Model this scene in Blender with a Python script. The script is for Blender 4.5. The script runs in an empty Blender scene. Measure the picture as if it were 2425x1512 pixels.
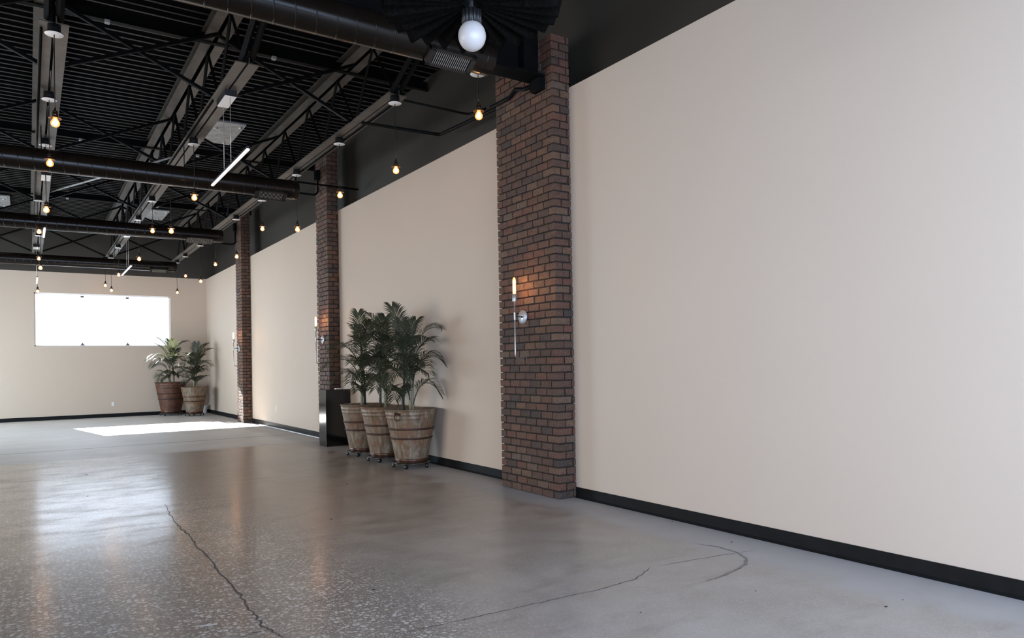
import bpy, math, random
from mathutils import Vector, Matrix
random.seed(7)
PI = math.pi
sc = bpy.context.scene
COL = sc.collection

# ------------------------------------------------------------------ camera, sky, sun, daylight, exposure
cam = bpy.data.cameras.new('camera')
camo = bpy.data.objects.new('camera', cam)
COL.objects.link(camo)
yaw, pitch, roll = 0.5931, 0.0094, -0.0179
cy_, sy_, cp_, sp_ = math.cos(yaw), math.sin(yaw), math.cos(pitch), math.sin(pitch)
fw = Vector((sy_*cp_, cy_*cp_, sp_))
rt = Vector((cy_, -sy_, 0))
up = rt.cross(fw)
r2 = rt*math.cos(roll) + up*math.sin(roll)
u2 = -rt*math.sin(roll) + up*math.cos(roll)
camo.matrix_world = Matrix(((r2.x, u2.x, -fw.x, 0), (r2.y, u2.y, -fw.y, 0), (r2.z, u2.z, -fw.z, 1.35), (0, 0, 0, 1)))
cam.sensor_fit = 'HORIZONTAL'
cam.sensor_width = 36
cam.lens = 1704.5/2425*36
cam.shift_x = -2.9/2425
cam.shift_y = 88.27/2425
cam.clip_start = 0.05
cam.clip_end = 200
sc.camera = camo

world = bpy.data.worlds.new('sky')
sc.world = world
world.use_nodes = True
wb = world.node_tree.nodes['Background']
wb.inputs[0].default_value = (0.76, 0.86, 1.0, 1)
wb.inputs[1].default_value = 3.4

sun = bpy.data.lights.new('sun', 'SUN')
sun.energy = 30.0
sun.angle = math.radians(0.53)
sun.color = (1, 0.96, 0.92)
suno = bpy.data.objects.new('sun', sun)
COL.objects.link(suno)
suno.rotation_euler = Vector((0.168, -1.0, -0.52)).to_track_quat('-Z', 'Y').to_euler()

def daylight(name, loc, direction, sx, sy, power, color):
    l = bpy.data.lights.new(name, 'AREA')
    l.shape = 'RECTANGLE'
    l.size, l.size_y = sx, sy
    l.energy = power
    l.color = color
    o = bpy.data.objects.new(name, l)
    COL.objects.link(o)
    o.location = loc
    o.rotation_euler = Vector(direction).to_track_quat('-Z', 'Y').to_euler()
    return o

# daylight through the far side windows and the glazed shop front (both out of frame)
daylight('daylight_side_far', (-4.56, 18.9, 1.8), (1, 0, -0.16), 6.8, 2.8, 600, (0.66, 0.84, 1.0))
daylight('warm_fill_side_near', (-4.56, 7.2, 1.9), (1, 0, -0.45), 5.0, 2.6, 190, (1.0, 0.90, 0.78))  # unseen lamp added as a warm fill for the right wall
daylight('daylight_front', (1.1, -1.35, 1.9), (0.12, 1, -0.12), 6.4, 3.2, 500, (0.47, 0.65, 1.0))

portal = daylight('far_window_portal', (1.85, 23.70, 2.78), (0, -1, 0), 3.4, 1.48, 1, (1, 1, 1))
portal.data.cycles.is_portal = True

vs = sc.view_settings
vs.view_transform = 'Standard'
vs.look = 'None'
vs.exposure = 0.0
vs.gamma = 1.0
vs.use_curve_mapping = False

# ------------------------------------------------------------------ mesh helper
class MB:
    def __init__(s):
        s.v, s.f, s.sm = [], [], []
    def add(s, vs_, fs, smooth=False):
        o = len(s.v)
        s.v += [tuple(p) for p in vs_]
        for f in fs:
            s.f.append(tuple(i+o for i in f))
            s.sm.append(smooth)
        return s
    def box(s, x0, y0, z0, x1, y1, z1):
        vs_ = [(x0, y0, z0), (x1, y0, z0), (x1, y1, z0), (x0, y1, z0), (x0, y0, z1), (x1, y0, z1), (x1, y1, z1), (x0, y1, z1)]
        return s.add(vs_, [(0, 3, 2, 1), (4, 5, 6, 7), (0, 1, 5, 4), (1, 2, 6, 5), (2, 3, 7, 6), (3, 0, 4, 7)])
    def cbox(s, x0, y0, z0, x1, y1, z1, c):
        """box with chamfered edges"""
        vs_, fs = [], []
        X, Y, Z = (x0, x1), (y0, y1), (z0, z1)
        idx = {}
        for i in (0, 1):
            for j in (0, 1):
                for k in (0, 1):
                    sx, sy, sz = (1, -1)[i], (1, -1)[j], (1, -1)[k]
                    p = (X[i], Y[j], Z[k])
                    idx[(i, j, k, 'x')] = len(vs_); vs_.append((p[0], p[1]+sy*c, p[2]+sz*c))
                    idx[(i, j, k, 'y')] = len(vs_); vs_.append((p[0]+sx*c, p[1], p[2]+sz*c))
                    idx[(i, j, k, 'z')] = len(vs_); vs_.append((p[0]+sx*c, p[1]+sy*c, p[2]))
        q = [(0, 0), (1, 0), (1, 1), (0, 1)]
        for i in (0, 1):
            a = [idx[(i, j, k, 'x')] for j, k in q]; fs.append(tuple(a if i else a[::-1]))
            a = [idx[(j, i, k, 'y')] for j, k in q]; fs.append(tuple(a[::-1] if i else a))
            a = [idx[(j, k, i, 'z')] for j, k in q]; fs.append(tuple(a if i else a[::-1]))
        for a in (0, 1):
            for b in (0, 1):
                e = [idx[(a, b, 0, 'x')], idx[(a, b, 1, 'x')], idx[(a, b, 1, 'y')], idx[(a, b, 0, 'y')]]
                fs.append(tuple(e if a == b else e[::-1]) if a != b else tuple(e[::-1]))
                e = [idx[(a, 0, b, 'x')], idx[(a, 1, b, 'x')], idx[(a, 1, b, 'z')], idx[(a, 0, b, 'z')]]
                fs.append(tuple(e if a == b else e[::-1]))
                e = [idx[(0, a, b, 'y')], idx[(1, a, b, 'y')], idx[(1, a, b, 'z')], idx[(0, a, b, 'z')]]
                fs.append(tuple(e[::-1] if a == b else e))
                for k in (0, 1):
                    t = (idx[(a, b, k, 'x')], idx[(a, b, k, 'y')], idx[(a, b, k, 'z')])
                    fs.append(t if (a+b+k) % 2 else t[::-1])
        return s.add(vs_, fs)
    def path(s, pts, r, n=8, caps=True, smooth=True):
        pts = [Vector(p) for p in pts]
        rs = r if isinstance(r, (list, tuple)) else [r]*len(pts)
        vs_, fs = [], []
        prev = None
        for i, p in enumerate(pts):
            t = (pts[min(i+1, len(pts)-1)] - pts[max(i-1, 0)]).normalized()
            if prev is None:
                a = t.orthogonal().normalized()
            else:
                a = (prev - t*prev.dot(t)).normalized()
            prev = a
            b = t.cross(a)
            for k in range(n):
                an = 2*PI*k/n
                vs_.append(p + (a*math.cos(an) + b*math.sin(an))*rs[i])
        for i in range(len(pts)-1):
            for k in range(n):
                k2 = (k+1) % n
                fs.append((i*n+k, i*n+k2, (i+1)*n+k2, (i+1)*n+k))
        s.add(vs_, fs, smooth)
        if caps:
            o = len(s.v)-len(vs_)
            s.f.append(tuple(o+k for k in range(n))[::-1]); s.sm.append(False)
            s.f.append(tuple(o+(len(pts)-1)*n+k for k in range(n))); s.sm.append(False)
        return s
    def lathe(s, prof, n=24, c=(0, 0, 0), smooth=True, axis='z', close=False):
        vs_, fs = [], []
        m = len(prof)
        for (r, h) in prof:
            for k in range(n):
                a = 2*PI*k/n
                if axis == 'z':
                    vs_.append((c[0]+r*math.cos(a), c[1]+r*math.sin(a), c[2]+h))
                elif axis == 'x':
                    vs_.append((c[0]+h, c[1]+r*math.cos(a), c[2]+r*math.sin(a)))
                else:
                    vs_.append((c[0]+r*math.sin(a), c[1]+h, c[2]+r*math.cos(a)))
        for i in range(m-1):
            for k in range(n):
                k2 = (k+1) % n
                fs.append((i*n+k, i*n+k2, (i+1)*n+k2, (i+1)*n+k))
        return s.add(vs_, fs, smooth)
    def disc(s, r, n=24, c=(0, 0, 0), axis='z'):
        return s.lathe([(0.0001, 0), (r, 0)], n, c, False, axis)
    def sphere(s, r, c=(0, 0, 0), n=16, m=10):
        prof = [(max(r*math.sin(PI*i/m), 1e-4), -r*math.cos(PI*i/m)) for i in range(m+1)]
        return s.lathe(prof, n, c)
    def angle(s, a, b, leg, t, du, dv):
        """L section bar from a to b: leg along du and dv"""
        a, b, du, dv = Vector(a), Vector(b), Vector(du), Vector(dv)
        sec = [(0, 0), (leg, 0), (leg, t), (t, t), (t, leg), (0, leg)]
        vs_ = [a+du*p+dv*q for p, q in sec] + [b+du*p+dv*q for p, q in sec]
        fs = [(i, (i+1) % 6, 6+(i+1) % 6, 6+i) for i in range(6)]
        fs += [(0, 3, 2, 1), (0, 5, 4, 3), (6, 7, 8, 9), (6, 9, 10, 11)]
        return s.add(vs_, fs)
    def bar(s, a, b, w, t):
        """flat bar between two points"""
        a, b = Vector(a), Vector(b)
        d = (b-a).normalized()
        u = d.orthogonal().normalized(); w2 = d.cross(u)
        vs_ = [p+u*(i*w/2)+w2*(j*t/2) for p in (a, b) for i, j in ((-1, -1), (1, -1), (1, 1), (-1, 1))]
        return s.add(vs_, [(0, 1, 2, 3), (7, 6, 5, 4), (0, 4, 5, 1), (1, 5, 6, 2), (2, 6, 7, 3), (3, 7, 4, 0)])
    def mesh(s, name, mat, off=(0, 0, 0)):
        me = bpy.data.meshes.new(name)
        ox, oy, oz = off
        me.from_pydata([(x-ox, y-oy, z-oz) for x, y, z in s.v], [], s.f)
        me.polygons.foreach_set('use_smooth', s.sm)
        if mat:
            me.materials.append(mat)
        import bmesh
        bm = bmesh.new(); bm.from_mesh(me)
        bmesh.ops.recalc_face_normals(bm, faces=bm.faces)
        bm.to_mesh(me); bm.free()
        me.update()
        return me

WL = {}
def link(name, me, parent=None, loc=None):
    o = bpy.data.objects.new(name, me)
    COL.objects.link(o)
    if parent:
        o.parent = parent
    if loc is not None:
        o.location = loc
    WL[o.name] = (WL[parent.name] if parent else Vector((0, 0, 0))) + Vector(loc if loc is not None else (0, 0, 0))
    return o
def part(name, mb, mat, parent=None):
    """mesh given in world coordinates"""
    off = WL[parent.name] if parent else (0, 0, 0)
    return link(name, mb.mesh(name, mat, off), parent)
def tag(o, label, cat, group=None):
    o['label'] = label
    o['category'] = cat
    if group:
        o['group'] = group
    return o
def thing(name, label, cat, loc, group=None):
    return tag(link(name, None, None, loc), label, cat, group)
def single(name, mb, mat, label, cat, group=None):
    return tag(part(name, mb, mat), label, cat, group)
def struct(name, mb, mat, parent=None):
    o = part(name, mb, mat, parent)
    if not parent:
        o['kind'] = 'structure'
    return o

# ------------------------------------------------------------------ materials
class NT:
    def __init__(s, name):
        s.m = bpy.data.materials.new(name)
        s.m.use_nodes = True
        s.t = s.m.node_tree
        s.b = s.t.nodes['Principled BSDF']
        s.out = s.t.nodes['Material Output']
    def n(s, ty, **k):
        nd = s.t.nodes.new(ty)
        for a, v in k.items():
            if a.startswith('i_'):
                nd.inputs[int(a[2:]) if a[2:].isdigit() else a[2:]].default_value = v
            else:
                setattr(nd, a, v)
        return nd
    def l(s, a, b):
        s.t.links.new(a, b)
    def noise(s, vec, scale, detail=4, rough=0.6):
        nd = s.n('ShaderNodeTexNoise')
        nd.inputs['Scale'].default_value = scale
        nd.inputs['Detail'].default_value = detail
        nd.inputs['Roughness'].default_value = rough
        if vec is not None:
            s.l(vec, nd.inputs['Vector'])
        return nd.outputs[0]
    def ramp(s, fac, stops):
        nd = s.n('ShaderNodeValToRGB')
        e = nd.color_ramp.elements
        while len(e) < len(stops):
            e.new(0.5)
        for i, (p, c) in enumerate(stops):
            e[i].position = p
            e[i].color = (c, c, c, 1) if isinstance(c, (int, float)) else (*c, 1)
        s.l(fac, nd.inputs[0])
        return nd.outputs[0]
    def mix(s, fac, a, b, mode='MIX'):
        nd = s.n('ShaderNodeMix', data_type='RGBA', blend_type=mode)
        for sock, v in ((nd.inputs[0], fac), (nd.inputs[6], a), (nd.inputs[7], b)):
            if hasattr(v, 'is_linked'):
                s.l(v, sock)
            elif isinstance(v, (int, float)):
                sock.default_value = v if sock.type == 'VALUE' else (v, v, v, 1)
            else:
                sock.default_value = (*v, 1)
        return nd.outputs[2]
    def math(s, op, a, b=0.0, clamp=False):
        nd = s.n('ShaderNodeMath', operation=op, use_clamp=clamp)
        for sock, v in ((nd.inputs[0], a), (nd.inputs[1], b)):
            if hasattr(v, 'is_linked'):
                s.l(v, sock)
            else:
                sock.default_value = v
        return nd.outputs[0]
    def mapr(s, v, a, b, c=0.0, d=1.0):
        nd = s.n('ShaderNodeMapRange', interpolation_type='SMOOTHSTEP')
        s.l(v, nd.inputs[0])
        for i, x in enumerate((a, b, c, d)):
            nd.inputs[i+1].default_value = x
        return nd.outputs[0]
    def bump(s, h, strength, dist=0.01):
        nd = s.n('ShaderNodeBump')
        nd.inputs['Strength'].default_value = strength
        nd.inputs['Distance'].default_value = dist
        s.l(h, nd.inputs['Height'])
        s.l(nd.outputs[0], s.b.inputs['Normal'])
    def coord(s, which='Object'):
        return s.n('ShaderNodeTexCoord').outputs[which]
    def pos(s):
        return s.n('ShaderNodeNewGeometry').outputs['Position']
    def xyz(s, v):
        nd = s.n('ShaderNodeSeparateXYZ'); s.l(v, nd.inputs[0])
        return nd.outputs
    def scaled(s, v, sc_):
        nd = s.n('ShaderNodeMapping'); s.l(v, nd.inputs[0])
        nd.inputs['Scale'].default_value = sc_
        return nd.outputs[0]

def simple(name, col, rough=0.5, metal=0.0, noise=None, spec=None, bump=None):
    m = NT(name)
    m.b.inputs['Base Color'].default_value = (*col, 1)
    m.b.inputs['Roughness'].default_value = rough
    m.b.inputs['Metallic'].default_value = metal
    if spec is not None:
        m.b.inputs['Specular IOR Level'].default_value = spec
    c = m.coord()
    if noise:
        sc_, amt = noise
        f = m.noise(c, sc_)
        dark = tuple(x*(1-amt) for x in col); light = tuple(min(1, x*(1+amt)) for x in col)
        m.l(m.ramp(f, [(0.3, dark), (0.7, light)]), m.b.inputs['Base Color'])
    if bump:
        m.bump(m.noise(c, bump[0]), bump[1], bump[2] if len(bump) > 2 else 0.005)
    return m.m

M = {}
M['white_wall'] = simple('white_wall_paint', (0.53, 0.425, 0.332), 0.62, noise=(0.9, 0.012), bump=(140, 0.05, 0.002))
M['black_wall'] = simple('black_wall_paint', (0.036, 0.029, 0.021), 0.55, noise=(1.2, 0.08))
M['baseboard'] = simple('black_vinyl_base', (0.006, 0.006, 0.006), 0.55, noise=(8, 0.3), spec=0.15)
M['deck'] = simple('black_sprayed_deck', (0.004, 0.004, 0.004), 0.9, noise=(3, 0.3), spec=0.0)
M['rib'] = simple('light_caught_rib', (0.075, 0.066, 0.056), 0.5, 0.25, noise=(2, 0.25))  # paler than the deck: light caught on the rib edges, put into the colour
M['chord'] = simple('grey_primed_steel', (0.095, 0.082, 0.068), 0.5, 0.3, noise=(5, 0.25))
M['black_steel'] = simple('black_painted_steel', (0.0045, 0.0045, 0.0045), 0.5, noise=(4, 0.3), spec=0.05)
M['duct'] = simple('black_duct_paint', (0.0085, 0.0060, 0.0042), 0.24, 0.0, noise=(2.5, 0.25), spec=0.2)
M['register'] = simple('dark_register_metal', (0.03, 0.026, 0.022), 0.35, 0.3)
M['slat'] = simple('grey_register_slat', (0.36, 0.33, 0.29), 0.4, 0.2)
M['galv'] = simple('galvanized_plate', (0.33, 0.33, 0.32), 0.55, 0.3, noise=(7, 0.35))
M['canopy_black'] = simple('matt_black_metal', (0.008, 0.008, 0.008), 0.5)
M['canopy_white'] = simple('white_enamel', (0.80, 0.77, 0.74), 0.4)
M['bronze'] = simple('dark_bronze', (0.06, 0.035, 0.022), 0.3, 0.8)
M['copper'] = simple('bronze_rim', (0.13, 0.065, 0.035), 0.3, 0.9)
M['nickel'] = simple('brushed_nickel', (0.46, 0.45, 0.43), 0.42, 0.75)
M['mirror_disc'] = simple('polished_disc', (0.42, 0.44, 0.46), 0.34, 0.55)
M['wire'] = simple('steel_wire', (0.55, 0.50, 0.47), 0.4, 0.6)
M['felt'] = simple('black_felt', (0.0042, 0.0038, 0.0034), 1.0, noise=(60, 0.5), spec=0.02, bump=(260, 0.5, 0.004))
M['lacquer'] = simple('black_lacquer', (0.004, 0.004, 0.004), 0.10)
M['caster'] = simple('black_rubber', (0.008, 0.008, 0.008), 0.3)
M['plastic'] = simple('white_plastic', (0.72, 0.71, 0.69), 0.45)
M['paper'] = simple('white_paper', (0.75, 0.74, 0.72), 0.7)
M['frame'] = simple('white_window_frame', (0.72, 0.72, 0.73), 0.5)
M['fitting'] = simple('grey_fitting', (0.10, 0.10, 0.11), 0.5)
M['floor_strip'] = simple('white_floor_strip', (0.86, 0.86, 0.86), 0.35)
M['soil'] = simple('dark_soil', (0.02, 0.015, 0.011), 0.95, noise=(40, 0.5), bump=(60, 0.8, 0.02))
M['debris'] = simple('dark_debris', (0.018, 0.016, 0.015), 0.8)
M['paint_mark'] = simple('pale_paint_mark', (0.50, 0.48, 0.46), 0.5)

def emis(name, col, strength):
    m = NT(name)
    m.b.inputs['Base Color'].default_value = (0.8, 0.8, 0.8, 1)
    m.b.inputs['Emission Color'].default_value = (*col, 1)
    m.b.inputs['Emission Strength'].default_value = strength
    return m.m
M['filament'] = emis('glowing_filament', (1.0, 0.52, 0.20), 60.0)
M['tube_glow'] = emis('glowing_tube', (1.0, 0.50, 0.20), 130.0)
M['led'] = emis('led_diffuser', (1.0, 0.93, 0.90), 0.55)
M['led'].cycles.emission_sampling = 'NONE'
M['globe'] = simple('opal_glass', (0.46, 0.425, 0.40), 0.35)

def glass(name, tint, op, rough=0.05, em=None):
    """thin clear glass: mostly see-through with a glossy skin"""
    m = NT(name)
    tr = m.n('ShaderNodeBsdfTransparent'); tr.inputs[0].default_value = (*tint, 1)
    gl = m.n('ShaderNodeBsdfGlossy'); gl.inputs['Roughness'].default_value = rough
    gl.inputs[0].default_value = (1, 1, 1, 1)
    mx = m.n('ShaderNodeMixShader'); mx.inputs[0].default_value = op
    m.l(tr.outputs[0], mx.inputs[1]); m.l(gl.outputs[0], mx.inputs[2])
    last = mx.outputs[0]
    if em:
        e = m.n('ShaderNodeEmission'); e.inputs[0].default_value = (*em[0], 1); e.inputs[1].default_value = em[1]
        ad = m.n('ShaderNodeAddShader')
        m.l(last, ad.inputs[0]); m.l(e.outputs[0], ad.inputs[1]); last = ad.outputs[0]
    m.l(last, m.out.inputs[0])
    return m.m
M['pane'] = glass('window_glass', (0.99, 0.995, 1.0), 0.004)
M['bulb_glass'] = glass('warm_bulb_glass', (1, 0.93, 0.82), 0.06, 0.05, ((1.0, 0.38, 0.09), 0.9))
M['bulb_glass'].cycles.emission_sampling = 'NONE'

def brick_mat(name, island):
    m = NT(name)
    if island:
        rnd = m.n('ShaderNodeNewGeometry').outputs['Random Per Island']
    else:
        rnd = m.n('ShaderNodeObjectInfo').outputs['Random']
    base = m.ramp(rnd, [(0.0, (0.032, 0.020, 0.014)), (0.16, (0.060, 0.029, 0.017)), (0.34, (0.094, 0.038, 0.019)), (0.5, (0.074, 0.036, 0.020)),
                        (0.64, (0.122, 0.040, 0.019)), (0.78, (0.090, 0.046, 0.025)), (0.9, (0.134, 0.063, 0.030)), (1.0, (0.110, 0.072, 0.046))])
    p = m.pos()
    f1 = m.noise(p, 26, 5, 0.7)
    f2 = m.noise(p, 150, 3, 0.7)
    c = m.mix(m.ramp(f1, [(0.32, 0.0), (0.62, 1.0)]), (0.55, 0.52, 0.50), (1.18, 1.12, 1.08))
    c = m.mix(1.0, base, c, 'MULTIPLY')
    c = m.mix(m.ramp(f2, [(0.50, 0.0), (0.70, 0.6)]), c, (0.25, 0.19, 0.145))
    c = m.mix(m.ramp(f2, [(0.26, 0.7), (0.40, 0.0)]), c, (0.035, 0.028, 0.024))
    m.l(c, m.b.inputs['Base Color'])
    m.b.inputs['Roughness'].default_value = 0.62
    m.b.inputs['Specular IOR Level'].default_value = 0.5
    m.bump(m.mix(0.6, f1, f2), 1.0, 0.012)
    return m.m
M['brick'] = brick_mat('brick_clay', False)
M['brick_joined'] = brick_mat('brick_clay_joined', True)
M['mortar'] = simple('brown_mortar', (0.020, 0.0165, 0.0135), 0.95, noise=(60, 0.4), bump=(90, 0.6, 0.004))

def pot_mat(name, rusty):
    m = NT(name)
    p = m.pos()
    streak = m.noise(m.scaled(p, (1, 1, 0.16)), 26, 5, 0.65)
    blotch = m.noise(p, 7, 5, 0.7)
    fine = m.noise(p, 70, 4, 0.7)
    if rusty:
        c = m.ramp(blotch, [(0.30, (0.045, 0.017, 0.010)), (0.50, (0.10, 0.036, 0.018)), (0.66, (0.19, 0.075, 0.033)), (0.80, (0.30, 0.15, 0.075))])
        c = m.mix(m.ramp(streak, [(0.40, 0.0), (0.68, 0.55)]), c, (0.055, 0.022, 0.014))
    else:
        c = m.ramp(streak, [(0.30, (0.050, 0.034, 0.021)), (0.44, (0.150, 0.112, 0.072)), (0.58, (0.225, 0.182, 0.125)), (0.74, (0.33, 0.295, 0.235))])
        c = m.mix(m.ramp(blotch, [(0.44, 0.0), (0.62, 0.8)]), c, (0.17, 0.080, 0.038))
        c = m.mix(m.ramp(fine, [(0.56, 0.0), (0.72, 0.6)]), c, (0.12, 0.06, 0.03))
        lz = m.xyz(m.coord())[2]
        zone = m.math('MULTIPLY', m.mapr(lz, 0.24, 0.32), m.mapr(lz, 0.46, 0.66, 1.0, 0.0))
        c = m.mix(m.math('MULTIPLY', zone, m.ramp(m.noise(m.scaled(p, (1, 1, 0.5)), 16, 5, 0.75), [(0.44, 0.0), (0.62, 0.75)])), c, (0.15, 0.068, 0.030))
    m.l(c, m.b.inputs['Base Color'])
    m.b.inputs['Roughness'].default_value = 0.5
    m.b.inputs['Metallic'].default_value = 0.15
    m.bump(fine, 0.25, 0.004)
    return m.m
M['pot'] = pot_mat('weathered_pot_metal', False)
M['pot_rust'] = pot_mat('rusted_pot_metal', True)
M['band'] = simple('rust_band', (0.045, 0.018, 0.010), 0.6, 0.2, noise=(22, 0.5))
M['foot_rust'] = simple('rusty_foot_band', (0.075, 0.030, 0.015), 0.35, 0.4, noise=(16, 0.6))
M['dolly'] = simple('dolly_steel', (0.10, 0.095, 0.09), 0.25, 0.8)

def leaf_mat():
    m = NT('palm_leaf')
    r = m.n('ShaderNodeObjectInfo').outputs['Random']
    col = m.ramp(r, [(0.0, (0.028, 0.033, 0.021)), (0.6, (0.042, 0.049, 0.030)), (1.0, (0.062, 0.069, 0.040))])
    m.l(col, m.b.inputs['Base Color'])
    m.b.inputs['Roughness'].default_value = 0.5
    m.b.inputs['Specular IOR Level'].default_value = 0.35
    tr = m.n('ShaderNodeBsdfTranslucent'); tr.inputs[0].default_value = (0.16, 0.18, 0.09, 1)
    mx = m.n('ShaderNodeMixShader'); mx.inputs[0].default_value = 0.22
    m.l(m.b.outputs[0], mx.inputs[1]); m.l(tr.outputs[0], mx.inputs[2]); m.l(mx.outputs[0], m.out.inputs[0])
    return m.m
M['leaf'] = leaf_mat()
M['stalk'] = simple('palm_stalk', (0.27, 0.24, 0.15), 0.6, noise=(14, 0.3))
M['stalk_dark'] = simple('palm_stalk_dark', (0.05, 0.06, 0.045), 0.5, noise=(14, 0.3))

def floor_mat():
    m = NT('ground_concrete')
    p = m.pos()
    X, Y, Z = m.xyz(p)
    big = m.noise(p, 0.55, 5, 0.6)
    mid = m.noise(p, 2.6, 5, 0.65)
    fine = m.noise(p, 55, 4, 0.7)
    wispy = m.noise(m.scaled(p, (1.0, 3.2, 1)), 1.1, 6, 0.62)
    one = m.math
    brown = m.ramp(mid, [(0.30, (0.24, 0.175, 0.125)), (0.5, (0.34, 0.258, 0.19)), (0.7, (0.44, 0.35, 0.27))])
    grey = m.ramp(mid, [(0.30, (0.27, 0.237, 0.203)), (0.7, (0.39, 0.35, 0.308))])
    nearf = m.mapr(Y, 3.0, 6.5)           # the middle of the floor is browner, the front greyer
    c = m.mix(m.math('MULTIPLY', nearf, m.ramp(big, [(0.30, 0.55), (0.6, 1.0)])), grey, brown)
    farf = m.mapr(Y, 12.6, 12.9)          # smooth troweled slab beyond the joint
    wallstrip = m.mapr(m.math('ADD', X, m.math('MULTIPLY', mid, 0.5)), 4.05, 4.40)   # unground strip along the wall
    # exposed aggregate, strongest at the left
    warp = m.n('ShaderNodeVectorMath', operation='ADD')
    nz = m.n('ShaderNodeTexNoise'); nz.inputs['Scale'].default_value = 40; m.l(p, nz.inputs['Vector'])
    sc2 = m.n('ShaderNodeVectorMath', operation='SCALE'); m.l(nz.outputs['Color'], sc2.inputs[0]); sc2.inputs['Scale'].default_value = 0.022
    m.l(p, warp.inputs[0]); m.l(sc2.outputs[0], warp.inputs[1])
    wp = warp.outputs[0]
    def stones(scale, keep, r0, r1):
        v = m.n('ShaderNodeTexVoronoi', feature='F1'); v.inputs['Scale'].default_value = scale
        m.l(wp, v.inputs['Vector'])
        ch = m.xyz(v.outputs['Color'])
        return m.math('MULTIPLY', m.ramp(ch[0], [(keep, 0.0), (keep+0.06, 1.0)]), m.ramp(v.outputs['Distance'], [(r0, 1.0), (r1, 0.0)])), ch[1]
    st1, tone = stones(34, 0.45, 0.36, 0.46)
    st2, tone2 = stones(78, 0.50, 0.36, 0.50)
    st3, tone3 = stones(170, 0.62, 0.36, 0.52)
    expo = m.math('MULTIPLY', m.mapr(m.math('ADD', X, m.math('MULTIPLY', Y, 0.06)), 0.7, 2.7, 1.0, 0.06), m.ramp(big, [(0.25, 0.5), (0.5, 1.0)]))
    expo = m.math('MULTIPLY', expo, m.math('MULTIPLY', m.math('SUBTRACT', 1.0, farf), m.math('SUBTRACT', 1.0, wallstrip)))
    expo = m.math('MULTIPLY', expo, 2.4, True)
    # dark matrix between the stones
    c = m.mix(m.math('MULTIPLY', expo, 0.75), c, m.ramp(fine, [(0.35, (0.085, 0.070, 0.056)), (0.65, (0.200, 0.170, 0.140))]))
    scol = m.ramp(tone, [(0.0, (0.40, 0.345, 0.285)), (0.5, (0.53, 0.485, 0.425)), (1.0, (0.60, 0.58, 0.55))])
    c = m.mix(m.math('MULTIPLY', m.math('POWER', expo, 1.5), m.math('MULTIPLY', st1, 0.85)), c, scol)
    c = m.mix(m.math('MULTIPLY', expo, m.math('MULTIPLY', st2, 0.75)), c, scol)
    general = m.math('MULTIPLY', m.math('SUBTRACT', 1.0, farf), m.math('SUBTRACT', 1.0, wallstrip))
    c = m.mix(m.math('MULTIPLY', general, m.math('MULTIPLY', st3, 0.42)), c, (0.46, 0.42, 0.37))
    c = m.mix(m.math('MULTIPLY', general, m.math('MULTIPLY', st2, 0.16)), c, (0.48, 0.45, 0.41))
    # stains
    c = m.mix(m.ramp(wispy, [(0.55, 0.0), (0.74, 0.6)]), c, (0.165, 0.135, 0.110))
    c = m.mix(m.ramp(fine, [(0.60, 0.0), (0.76, 0.45)]), c, (0.16, 0.138, 0.118))
    slab = m.ramp(m.noise(m.scaled(p, (1, 2.5, 1)), 0.8, 5, 0.6), [(0.3, (0.58, 0.55, 0.51)), (0.7, (0.70, 0.675, 0.64))])
    c = m.mix(farf, c, slab)
    c = m.mix(m.math('MULTIPLY', wallstrip, 0.75), c, (0.36, 0.345, 0.33))
    # saw-cut joint
    jd = m.math('ABSOLUTE', m.math('SUBTRACT', m.math('ADD', Y, m.math('MULTIPLY', mid, 0.06)), 14.50))
    c = m.mix(m.ramp(jd, [(0.02, 0.8), (0.07, 0.0)]), c, (0.20, 0.175, 0.15))
    m.l(c, m.b.inputs['Base Color'])
    rr = m.ramp(mid, [(0.3, 0.30), (0.7, 0.40)])
    rr = m.mix(farf, rr, 0.5)
    rr = m.mix(wallstrip, rr, 0.55)
    m.l(rr, m.b.inputs['Roughness'])
    m.b.inputs['Specular IOR Level'].default_value = 0.6
    polish = m.ramp(m.noise(m.scaled(p, (1.0, 2.2, 1)), 1.5, 6, 0.68), [(0.34, 0.30), (0.50, 0.8), (0.7, 1.0)])
    m.l(m.math('MULTIPLY', polish, m.mapr(m.math('ADD', X, m.math('MULTIPLY', mid, 0.6)), 1.35, 2.0, 1.0, 0.22)), m.b.inputs['Coat Weight'])   # polish worn off towards the wall
    m.l(m.mix(farf, 0.17, 0.42), m.b.inputs['Coat Roughness'])
    m.bump(mid, 0.10, 0.004)
    return m.m
M['floor'] = floor_mat()
M['crack'] = simple('crack_line', (0.075, 0.062, 0.052), 0.9, noise=(30, 0.4))
M['scuff'] = simple('grey_scuff', (0.185, 0.172, 0.160), 0.6, noise=(30, 0.3))

# ------------------------------------------------------------------ the room
W1, W2, WU, D = 4.5195, 4.5704, 4.82, 23.62
ZT, ZB, ZD = 4.10, 0.1045, 5.45
XL, YF = -4.5, -1.2
PILLARS = [(4.303, 5.618, 6.642, 4.605, W1), (4.3626, 12.231, 12.811, 5.20, W2), (4.3486, 18.305, 18.866, 5.20, W2)]

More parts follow.
